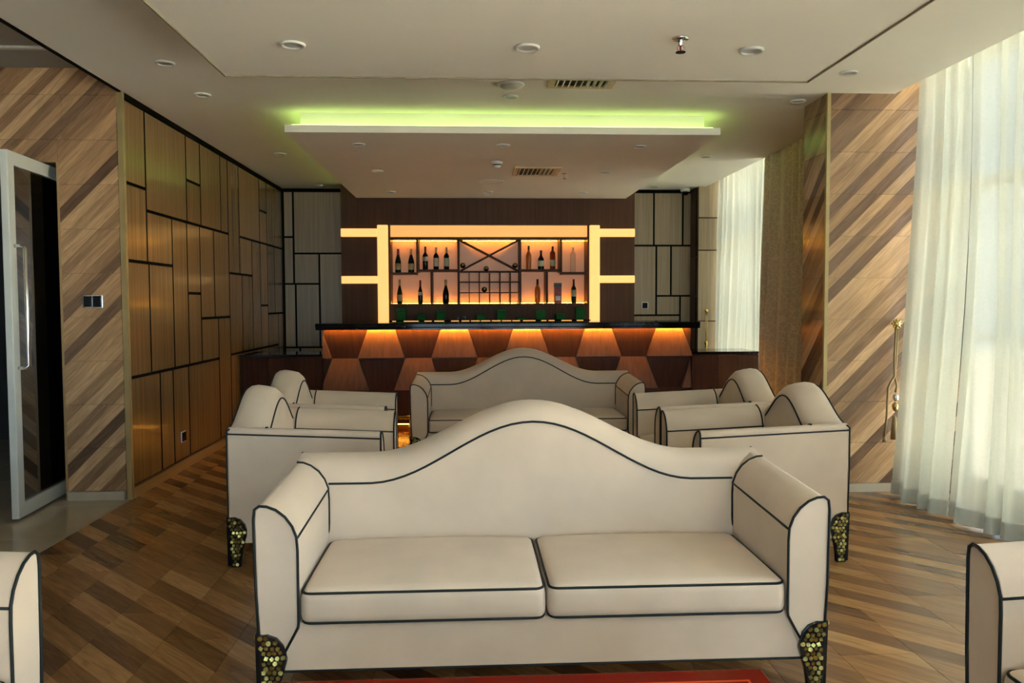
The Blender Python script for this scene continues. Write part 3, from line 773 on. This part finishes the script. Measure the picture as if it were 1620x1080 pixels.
# ---- bottles
def glassm(name, col, tr=0.0, rough=.08):
    m, nt, b = newmat(name); b.inputs['Base Color'].default_value = (*col, 1); b.inputs['Roughness'].default_value = rough
    b.inputs['Transmission Weight'].default_value = tr; b.inputs['IOR'].default_value = 1.3
    nz = N(nt, 'ShaderNodeTexNoise'); nz.inputs['Scale'].default_value = 20
    mr = N(nt, 'ShaderNodeMapRange'); mr.inputs['To Min'].default_value = rough; mr.inputs['To Max'].default_value = rough+.05
    nt.links.new(nz.outputs['Fac'], mr.inputs[0]); nt.links.new(mr.outputs[0], b.inputs['Roughness'])
    return m
GL_GREEN = glassm('green_bottle_glass', (.012, .022, .010)); GL_DARK = glassm('dark_bottle_glass', (.012, .007, .006))
GL_AMBER = glassm('amber_spirit', (.55, .20, .035), .55); GL_RED = glassm('cognac_spirit', (.42, .085, .018), .5); GL_CLEAR = glassm('clear_bottle_glass', (.85, .88, .86), .92, .03)
L_CREAM = mat('cream_label', (.50, .47, .36), .6); L_GOLD = mat('gold_label', (.42, .34, .16), .5); L_GREEN = mat('pale_green_label', (.50, .58, .42), .6); L_WHITE = mat('white_label', (.62, .62, .60), .6)
C_RED = mat('red_foil', (.28, .015, .02), .35); C_GOLD = mat('gold_foil', (.45, .32, .10), .35, metal=.6); C_BLACK = mat('black_cap', (.012, .010, .010), .35); C_STEEL = mat('silver_cap', (.55, .55, .55), .3, metal=.8)
SHAPE = {  # fractions of radius / height
 'champagne': [(.0, 0), (.95, 0), (1, .03), (1, .42), (.93, .50), (.70, .62), (.45, .72), (.36, .80), (.34, .93)],
 'bordeaux': [(.0, 0), (.95, 0), (1, .02), (1, .58), (.95, .63), (.72, .68), (.42, .73), (.35, .80), (.34, .93)],
 'burgundy': [(.0, 0), (.95, 0), (1, .02), (1, .38), (.9, .48), (.66, .60), (.42, .70), (.34, .80), (.32, .93)],
 'cognac': [(.0, 0), (.85, 0), (.9, .04), (.95, .30), (1, .50), (.88, .62), (.55, .72), (.36, .78), (.34, .93)],
 'squat': [(.0, 0), (.95, 0), (1, .05), (1, .45), (.86, .58), (.5, .68), (.36, .74), (.34, .90)],
 'straight': [(.0, 0), (.96, 0), (1, .02), (1, .68), (.93, .74), (.55, .79), (.38, .83), (.36, .93)]}
def bottle(x_, z_, h, shape, r, glass, cap, lab, label, y_=10.22, capfrom=.74, lz=(.12, .38), neck=True):
    b = empty('bottle', (x_, y_, z_)); tag(b, label, 'bottle', 'bottles on the lit shelves')
    P = [(a*r, q*h) for a, q in SHAPE[shape]]
    P += [(P[-1][0], h*.985), (0, h*.985)]
    obj('glass', lathe(bmesh.new(), P, 18), glass, b, smooth=True)
    def rad(q):
        S_ = SHAPE[shape]
        for (a0, q0), (a1, q1) in zip(S_[1:], S_[2:]):
            if q0 <= q <= q1: return r*(a0 + (a1-a0)*(q-q0)/max(1e-6, q1-q0))
        return r*S_[-1][0]
    qs = [capfrom + (1.0-capfrom)*i/5 for i in range(6)]
    obj('cap', lathe(bmesh.new(), [(rad(q)+.0016, q*h) for q in qs] + [(0, h*1.001)], 14), cap, b, smooth=True)
    if lab:
        qs = [lz[0] + (lz[1]-lz[0])*i/4 for i in range(5)]
        obj('label', lathe(bmesh.new(), [(rad(q)+.0012, q*h) for q in qs], 18), lab, b, smooth=True)
    return b
bottle(-.905, 1.7615, .298, 'champagne', .037, GL_GREEN, C_RED, L_GOLD, 'dark champagne bottle with red foil neck, leftmost on the upper shelf')
bottle(-.742, 1.7615, .298, 'champagne', .038, GL_GREEN, C_GOLD, L_GOLD, 'champagne bottle with gold foil beside the red-necked one')
bottle(-.563, 1.7985, .290, 'bordeaux', .034, GL_DARK, C_BLACK, L_CREAM, 'wine bottle with dark neck and small high cream label', lz=(.37, .56))
bottle(-.428, 1.7985, .280, 'bordeaux', .034, GL_DARK, C_GOLD, L_CREAM, 'wine bottle with tan capsule and tall cream label, middle of upper-left three', lz=(.14, .52))
bottle(-.297, 1.7985, .280, 'bordeaux', .034, GL_DARK, L_GOLD, L_GREEN, 'wine bottle with tall pale label nearest the crossed rack', lz=(.14, .52))
bottle(-.889, 1.3685, .305, 'burgundy', .034, GL_GREEN, C_GOLD, L_GOLD, 'green wine bottle with gold neck, leftmost on the lower shelf')
bottle(-.630, 1.3685, .297, 'burgundy', .031, GL_DARK, C_RED, L_CREAM, 'slim dark wine bottle with dark red neck on the lower left shelf', lz=(.36, .5))
bottle(-.308, 1.3685, .303, 'burgundy', .040, GL_DARK, C_GOLD, None, 'broad dark bottle with gold neck standing alone left of the grid rack')
bottle(.745, 1.7985, .300, 'cognac', .036, GL_AMBER, C_BLACK, None, 'amber liquor bottle with dark cap, left of upper-right three', capfrom=.82)
bottle(.902, 1.7985, .242, 'squat', .040, GL_DARK, C_BLACK, L_GREEN, 'short dark round-shouldered bottle with pale green label', lz=(.16, .46), capfrom=.82)
bottle(1.051, 1.7985, .293, 'straight', .034, GL_RED, C_BLACK, L_GREEN, 'straight red-brown cognac bottle with pale green label', lz=(.14, .42), capfrom=.86)
bottle(1.311, 1.7615, .322, 'straight', .034, GL_CLEAR, C_STEEL, None, 'tall clear glass bottle alone in the upper right cell', capfrom=.88)
bottle(.857, 1.3685, .307, 'cognac', .036, GL_AMBER, C_BLACK, None, 'amber bottle with dark neck on the lower shelf right of the grid', capfrom=.78)
bottle(1.321, 1.3685, .305, 'bordeaux', .032, GL_GREEN, C_BLACK, L_GREEN, 'dark green bottle with light green label, rightmost on lower shelf', lz=(.28, .56))
bc = empty('bottle_carton', (1.116, 10.22, 1.3685)); tag(bc, 'dark red and white gift carton on the lower right shelf', 'carton')
boxo('carton_body', (-.044, .044, -.04, .04, 0, .225), mat('carton_red', (.22, .03, .03), .4, var=.6, scale=25), bc)
boxo('carton_lid', (-.046, .046, -.042, .042, .205, .257), C_BLACK, bc)
boxo('carton_label', (-.034, .030, -.0425, -.0395, .035, .095), L_WHITE, bc)
for x_, z_, lab in ((-.091, 1.853, 'bottle lying in the left corner of the crossed rack, cork end out'), (.206, 1.812, 'bottle lying below the crossing of the rack bars'),
                    (.573, 1.851, 'bottle lying in the right corner of the crossed rack'), (.181, 1.547, 'bottle lying alone inside the small grid rack')):
    b = empty('bottle', (x_, 10.12, z_)); tag(b, lab, 'bottle', 'bottles lying in the wine rack')
    obj('glass', lathe(bmesh.new(), [(0, -.01), (.013, -.01), (.014, -.06), (.018, -.09), (.034, -.13), (.035, -.25), (0, -.25)], 16, axis='y'), GL_DARK, b, smooth=True)
    obj('cap', lathe(bmesh.new(), [(0, 0), (.0135, -.002), (.0150, -.008), (.0150, -.05)], 14, axis='y'), C_GOLD, b, smooth=True)

# ---- green cards / boxes on the work counter
GB = [(-.843, 1.316, 'tall green box standing leftmost on the ledge behind the bar'), (-.602, 1.236, 'low green box second from the left behind the bar'), (-.362, 1.287, 'green box standing below the lower left bottles, third from left'),
      (.130, 1.238, 'low green box under the left half of the grid rack'), (.381, 1.294, 'tall green box under the right half of the grid rack'), (.635, 1.198, 'lowest green box barely showing above the bar top'),
      (.868, 1.284, 'green box below the lower-shelf amber bottle'), (1.113, 1.240, 'low green box below the gift carton'), (1.360, 1.318, 'tall green box standing rightmost on the ledge behind the bar')]
for x_, zt, lab in GB:
    b = empty('green_box', (x_, 9.93, 1.167)); tag(b, lab, 'box', 'green boxes behind the bar'); h = zt-1.167
    boxo('box_body', (-.055, .055, -.045, .045, 0, h*.75), GREENBOX, b, bevel=.006)
    boxo('lid', (-.0575, .0575, -.0475, .0475, h*.75, h), GREENBOX, b, bevel=.004)
for x_, lab in ((-.155, 'small clear tumbler behind the bar, left of the pair'), (-.08, 'small clear tumbler behind the bar, right of the pair')):
    tg = obj('tumbler', lathe(bmesh.new(), [(0, 0), (.026, 0), (.030, .045), (.027, .045), (.023, .008), (0, .008)], 16), GL_CLEAR, smooth=True)
    tg.location = (x_, 9.93, 1.167); tag(tg, lab, 'glass', 'tumblers behind the bar')

# ================================================================== CURTAINS
def curtain(name, y0, y1, xc, z0, z1, m, label, amp, lam, flare, hem, seed, cat='curtain', group=None, parts=True):
    rd = random.Random(seed); n = max(24, int((y1-y0)/lam*12)); nz = 22
    ph, ph2 = seed*1.7, seed*2.9
    def P(u, t, off=0.0):
        y = y0 + (y1-y0)*u; z = z1 + (z0-z1)*t
        a = amp*(.55 + .45*t)
        yy = y + .25*lam*math.sin(2*PI*y/(lam*3.1)+ph2)
        dx = a*math.sin(2*PI*yy/lam+ph) + .45*a*math.sin(2*PI*yy/(lam*.47)+ph2) + .012*math.sin(5*t+4*y+ph)
        f = flare(y)
        return (xc + dx + f*t*t + off, y + .02*math.sin(3*t+7*u+ph)*math.sin(PI*u), z)
    def sheet(ta, tb, off, rows, uv=True):
        bm = bmesh.new(); L = bm.loops.layers.uv.new('UVMap')
        G_ = [[bm.verts.new(P(i/n, ta+(tb-ta)*j/rows, off)) for i in range(n+1)] for j in range(rows+1)]
        for j in range(rows):
            for i in range(n):
                f = bm.faces.new((G_[j][i], G_[j][i+1], G_[j+1][i+1], G_[j+1][i]))
                for lp, (ii, jj) in zip(f.loops, ((i, j), (i+1, j), (i+1, j+1), (i, j+1))):
                    lp[L].uv = (ii/n*(y1-y0)*1.5, (ta+(tb-ta)*jj/rows)*(z1-z0))
        return bm
    c = empty(name, (xc, (y0+y1)/2, 0)); tag(c, label, cat, group)
    o = obj('cloth', sheet(0, 1, 0, nz), m, c, smooth=True); o.location = (-xc, -(y0+y1)/2, 0)
    if hem:
        o = obj('hem', sheet(1-.10/(z1-z0), 1, -.004, 2), HEM, c, smooth=True); o.location = (-xc, -(y0+y1)/2, 0)
    o = boxo('curtain_track', (-.02, .02, -(y1-y0)/2, (y1-y0)/2, z1-.005, z1+.02), WHITE_TRIM, c)
    return c
SG = 'white sheer curtains'
fl = lambda y: -.15*max(0.0, min(1.0, (y-3.8)/1.7))**1.2
curtain('sheer_curtain', 4.902, 5.50, 3.115, .012, 3.09, SHEER, 'white sheer curtain hanging right beside the wood-tiled column', .046, .19, fl, True, 3, group=SG)
curtain('sheer_curtain', 4.302, 4.898, 3.115, .012, 3.09, SHEER, 'white sheer curtain in the middle of the near right window', .046, .19, fl, True, 3, group=SG)
curtain('sheer_curtain', 2.60, 4.298, 3.115, .012, 3.09, SHEER, 'white sheer curtain at the right edge of the photo', .046, .19, fl, True, 3, group=SG)
curtain('sheer_curtain', 8.20, 10.17, 3.18, .012, 3.09, SHEER, 'white sheer curtain behind the low counter by the bar', .040, .20, lambda y: -.03, True, 11, group=SG)
curtain('drape', 6.10, 8.19, 3.05, .012, 3.09, JACQ, 'brown patterned drape hanging between the column and the bar', .050, .26, lambda y: -.02, False, 4)

# ---- curtain tie-backs
def tieback(x_, y_, z_, zend, label, tassel):
    t = empty('curtain_tieback', (x_, y_, z_)); tag(t, label, 'tieback')
    obj('stem', tube(bmesh.new(), [(0, .03, 0), (0, -.03, 0)], .008, 8), BRASS, t)
    bm = lathe(bmesh.new(), [(0, .030), (.016, .028), (.026, .016), (.024, .002), (.014, -.004), (0, -.006)], 14, axis='y', loc=(0, -.03, 0))
    obj('knob', bm, BRASS, t, smooth=True)
    if tassel:
        for i in range(8):
            a = 2*PI*i/8
            obj('petal', lathe(bmesh.new(), [(0, .012), (.009, .006), (.009, -.004), (0, -.008)], 8, axis='y', loc=(.028*math.cos(a), -.036, .028*math.sin(a))), BRASS, t, smooth=True)
    L = z_-zend
    if tassel:
        obj('rope', tube(bmesh.new(), [(-.004, -.03, -.02), (-.010, -.03, -.25), (-.006, -.03, -.46*L), (-.030, -.03, -.50*L), (-.052, -.03, -.56*L), (-.058, -.03, -.80*L), (-.072, -.03, -.99*L)], .0085, 8), ROPE, t, smooth=True)
        obj('rope', tube(bmesh.new(), [(.010, -.03, -.02), (.004, -.03, -.25), (-.004, -.03, -.46*L), (.012, -.03, -.54*L), (.002, -.03, -.60*L)], .0075, 8), ROPE, t, smooth=True)
        obj('bead', lathe(bmesh.new(), [(0, .03), (.018, .02), (.022, 0), (.018, -.02), (0, -.03)], 12, loc=(.004, -.03, -.645*L)), CHROME, t, smooth=True)
        obj('bead', lathe(bmesh.new(), [(0, .035), (.020, .02), (.024, 0), (.016, -.025), (0, -.035)], 12, loc=(.002, -.03, -.725*L)), BRASS, t, smooth=True)
        obj('tassel', lathe(bmesh.new(), [(0, .03), (.014, .02), (.020, -.05), (.024, -.14), (0, -.14)], 12, loc=(-.002, -.03, -.84*L)), ROPE, t, smooth=True)
        obj('rope_end', lathe(bmesh.new(), [(0, .02), (.011, .01), (.016, -.03), (0, -.03)], 10, loc=(-.072, -.03, -L)), ROPE, t, smooth=True)
    else:
        obj('rope', tube(bmesh.new(), [(-.006, -.03, -.02), (-.008, -.03, -.5*L), (0, -.03, -L)], .006, 8), BRASS, t, smooth=True)
        obj('rope', tube(bmesh.new(), [(.008, -.03, -.02), (.012, -.03, -.5*L), (.004, -.03, -L)], .006, 8), BRASS, t, smooth=True)
        obj('tassel', lathe(bmesh.new(), [(0, .03), (.018, .02), (.024, -.02), (.014, -.04), (.022, -.07), (0, -.07)], 12, loc=(0, -.03, -L)), BRASS, t, smooth=True)
tieback(3.030, YCOL-.034, 1.218, .40, 'brass rosette tieback with rope and tassel on the wood-tiled column', True)
tieback(3.017, 10.166, 1.268, .86, 'small brass tieback with cord on the back corner panel', False)

# ================================================================== CEILING FIXTURES, SWITCHES
def disc_light(name, x_, y_, z_, r, label, cat, group, lens=GREYLENS):
    t = empty(name, (x_, y_, z_)); tag(t, label, cat, group)
    obj('trim_ring', lathe(bmesh.new(), [(r*.72, -.002), (r*.74, -.010), (r*.92, -.012), (r, -.006), (r, 0), (r*.7, 0)], 24), WHITE_TRIM, t, smooth=True)
    obj('lens', lathe(bmesh.new(), [(0, -.004), (r*.73, -.005), (r*.73, -.001), (0, -.001)], 24), lens, t)
for x_, y_, lab in ((-1.85, 5.08, 'recessed downlight nearest the foyer edge on the left ceiling strip'), (-1.87, 5.83, 'second recessed downlight from the front on the left ceiling strip'),
                    (-1.86, 8.08, 'third downlight along the left ceiling strip, above the panelled wall'), (-1.87, 10.2, 'far downlight in the left back corner of the ceiling'),
                    (2.44, 5.12, 'recessed downlight on the right ceiling strip before the column'), (2.41, 5.85, 'recessed downlight beside the top of the wood-tiled column'),
                    (2.39, 8.09, 'downlight on the right ceiling strip near the brown drape'), (2.36, 10.2, 'far downlight in the right back corner beside the dome camera'),
                    (.293, 5.80, 'downlight on the ceiling just before the floating green-lit panel')):
    disc_light('downlight', x_, y_, ZC, .058, lab, 'downlight', 'small recessed downlights')
for x_, y_, lab in ((-.907, 6.70, 'front left downlight under the floating panel'), (.28, 6.70, 'front middle downlight under the floating panel'), (1.42, 6.71, 'front right downlight under the floating panel'),
                    (-.905, 8.03, 'middle row left downlight under the floating panel'), (1.353, 8.01, 'middle row right downlight under the floating panel'),
                    (-.922, 9.52, 'back left downlight under the floating panel'), (.216, 9.50, 'back middle downlight under the floating panel'), (1.339, 9.52, 'back right downlight under the floating panel')):
    disc_light('downlight', x_, y_, 2.68, .058, lab, 'downlight', 'small recessed downlights')
for x_, lab in ((-.883, 'left round ceiling speaker on the front ceiling panel'), (.299, 'middle round ceiling speaker on the front ceiling panel'), (1.459, 'right round ceiling speaker on the front ceiling panel')):
    disc_light('ceiling_speaker', x_, 4.15, 2.68, .064, lab, 'speaker', 'round fittings on the front panel')
dm = empty('ceiling_dome', (.282, 5.48, ZC)); tag(dm, 'large shallow white dome fitting before the floating panel', 'ceiling fitting')
obj('rim', lathe(bmesh.new(), [(.075, 0), (.092, 0), (.092, -.008), (.080, -.014)], 28), WHITE_TRIM, dm, smooth=True)
obj('dome', lathe(bmesh.new(), [(.082, -.006), (.07, -.022), (.045, -.034), (0, -.038)], 28), GREYLENS, dm, smooth=True)
sd = empty('smoke_detector', (.254, 7.5, 2.68)); tag(sd, 'white smoke detector hanging under the floating panel', 'smoke detector')
obj('base', lathe(bmesh.new(), [(0, 0), (.055, 0), (.055, -.018), (.046, -.026), (0, -.026)], 22), WHITE_TRIM, sd, smooth=True)
obj('slot', lathe(bmesh.new(), [(.034, -.026), (.034, -.036), (.030, -.038)], 18), SWITCHB, sd)
obj('sensor_cap', lathe(bmesh.new(), [(0, -.036), (.038, -.036), (.030, -.052), (0, -.056)], 20), WHITE_TRIM, sd, smooth=True)
ap = empty('access_ring', (.239, 8.70, 2.68)); tag(ap, 'thin round access cover behind the smoke detector', 'ceiling cover')
obj('ring', lathe(bmesh.new(), [(.125, 0), (.135, 0), (.135, -.006), (.125, -.006), (.125, 0)], 30), WHITE_TRIM, ap, smooth=True)
obj('cover', lathe(bmesh.new(), [(0, 0), (.124, 0), (.124, -.003), (0, -.003)], 30), WHITE, ap)
REDBULB = mat('red_bulb', (.35, .02, .03), .2)
def sprinkler(x_, y_, z_, s, label):
    t = empty('sprinkler', (x_, y_, z_)); tag(t, label, 'sprinkler', 'fire sprinklers'); t.scale = (s, s, s)
    obj('escutcheon', lathe(bmesh.new(), [(0, 0), (.034, 0), (.030, -.008), (.012, -.012), (0, -.012)], 20), CHROME, t, smooth=True)
    obj('body', lathe(bmesh.new(), [(.008, -.010), (.010, -.020), (.008, -.030), (0, -.030)], 12), CHROME, t)
    obj('bulb', lathe(bmesh.new(), [(0, -.028), (.004, -.032), (.004, -.048), (0, -.05)], 8), REDBULB, t)
    for s_ in (-1, 1): obj('frame_arm', tube(bmesh.new(), [(s_*.008, 0, -.026), (s_*.014, 0, -.038), (s_*.010, 0, -.050), (0, 0, -.054)], .0025, 6), CHROME, t)
    obj('deflector', lathe(bmesh.new(), [(0, -.053), (.020, -.055), (.020, -.057), (0, -.058)], 16), LEGBLK, t)
sprinkler(1.045, 3.98, 2.68, 1.25, 'fire sprinkler on the front ceiling panel')
sprinkler(.958, 8.13, 2.68, 1.0, 'fire sprinkler beside the vent under the floating panel')
VENTF = mat('tan_vent_frame', (0.62, 0.47, 0.29), 0.4); VENTD = mat('vent_duct', (0.10, 0.09, 0.075), 0.8)
def vent(x0, x1, y0, y1, z_, label):
    t = empty('air_vent', ((x0+x1)/2, (y0+y1)/2, z_)); tag(t, label, 'vent', 'square ceiling vents')
    a, b = (x1-x0)/2, (y1-y0)/2; bm = bmesh.new()
    for d in ((-a, a, -b, -b+.04), (-a, a, b-.04, b), (-a, -a+.04, -b+.04, b-.04), (a-.04, a, -b+.04, b-.04)): bx(bm, d[0], d[1], d[2], d[3], -.014, -.0005)
    obj('frame', bm, VENTF, t)
    boxo('duct', (-a+.04, a-.04, -b+.04, b-.04, -.004, -.0006), VENTD, t)
    n = 9
    for i in range(n):
        xx = -a+.055 + (2*a-.11)*i/(n-1)
        o = boxo('slat', (-.002, .002, -b+.04, b-.04, -.011, .011), WHITE_TRIM, t); o.location = (xx, 0, -.012); o.rotation_euler = (0, .7 if i < n/2 else -.7, 0)
vent(.437, .887, 7.745, 8.245, 2.68, 'square air vent with slats under the floating panel')
vent(.535, .975, 5.08, 5.53, ZC, 'square air vent partly hidden behind the front ceiling panel')
cc = empty('dome_camera', (2.80, 10.38, ZC)); tag(cc, 'white security dome camera in the right back corner of the ceiling', 'camera')
obj('housing', lathe(bmesh.new(), [(0, 0), (.065, 0), (.062, -.035), (.050, -.045), (0, -.045)], 20), WHITE_TRIM, cc, smooth=True)
obj('dome', lathe(bmesh.new(), [(.045, -.044), (.042, -.066), (.025, -.084), (0, -.09)], 18), SWITCHB, cc, smooth=True)
def plate(name, loc, rz, w_, h_, label, gang, cat):
    t = empty(name, loc, rz); tag(t, label, cat)
    boxo('plate', (-w_/2, w_/2, -.008, 0, -h_/2, h_/2), CHROME if gang == 2 else WHITE_TRIM, t, bevel=.002)
    for i in range(gang):
        ww = (w_-.012)/gang; x0 = -w_/2+.006+ww*i
        boxo('rocker' if gang == 2 else 'socket_face', (x0+.002, x0+ww-.002, -.014, -.006, -h_/2+.006, h_/2-.006), SWITCHB, t, bevel=.002)
plate('light_switch', (-2.625, YE-.0145, 1.398), 0, .135, .088, 'black double light switch on the wood-tiled entrance wall', 2, 'switch')
plate('wall_socket', (XL+.0005, 6.78, .275), PI/2, .10, .088, 'black wall socket low on the panelled left wall', 1, 'socket')
plate('wall_socket', (2.30, YB-.0025, 1.335), 0, .085, .085, 'black wall socket on the back wall right of the bar', 1, 'socket')
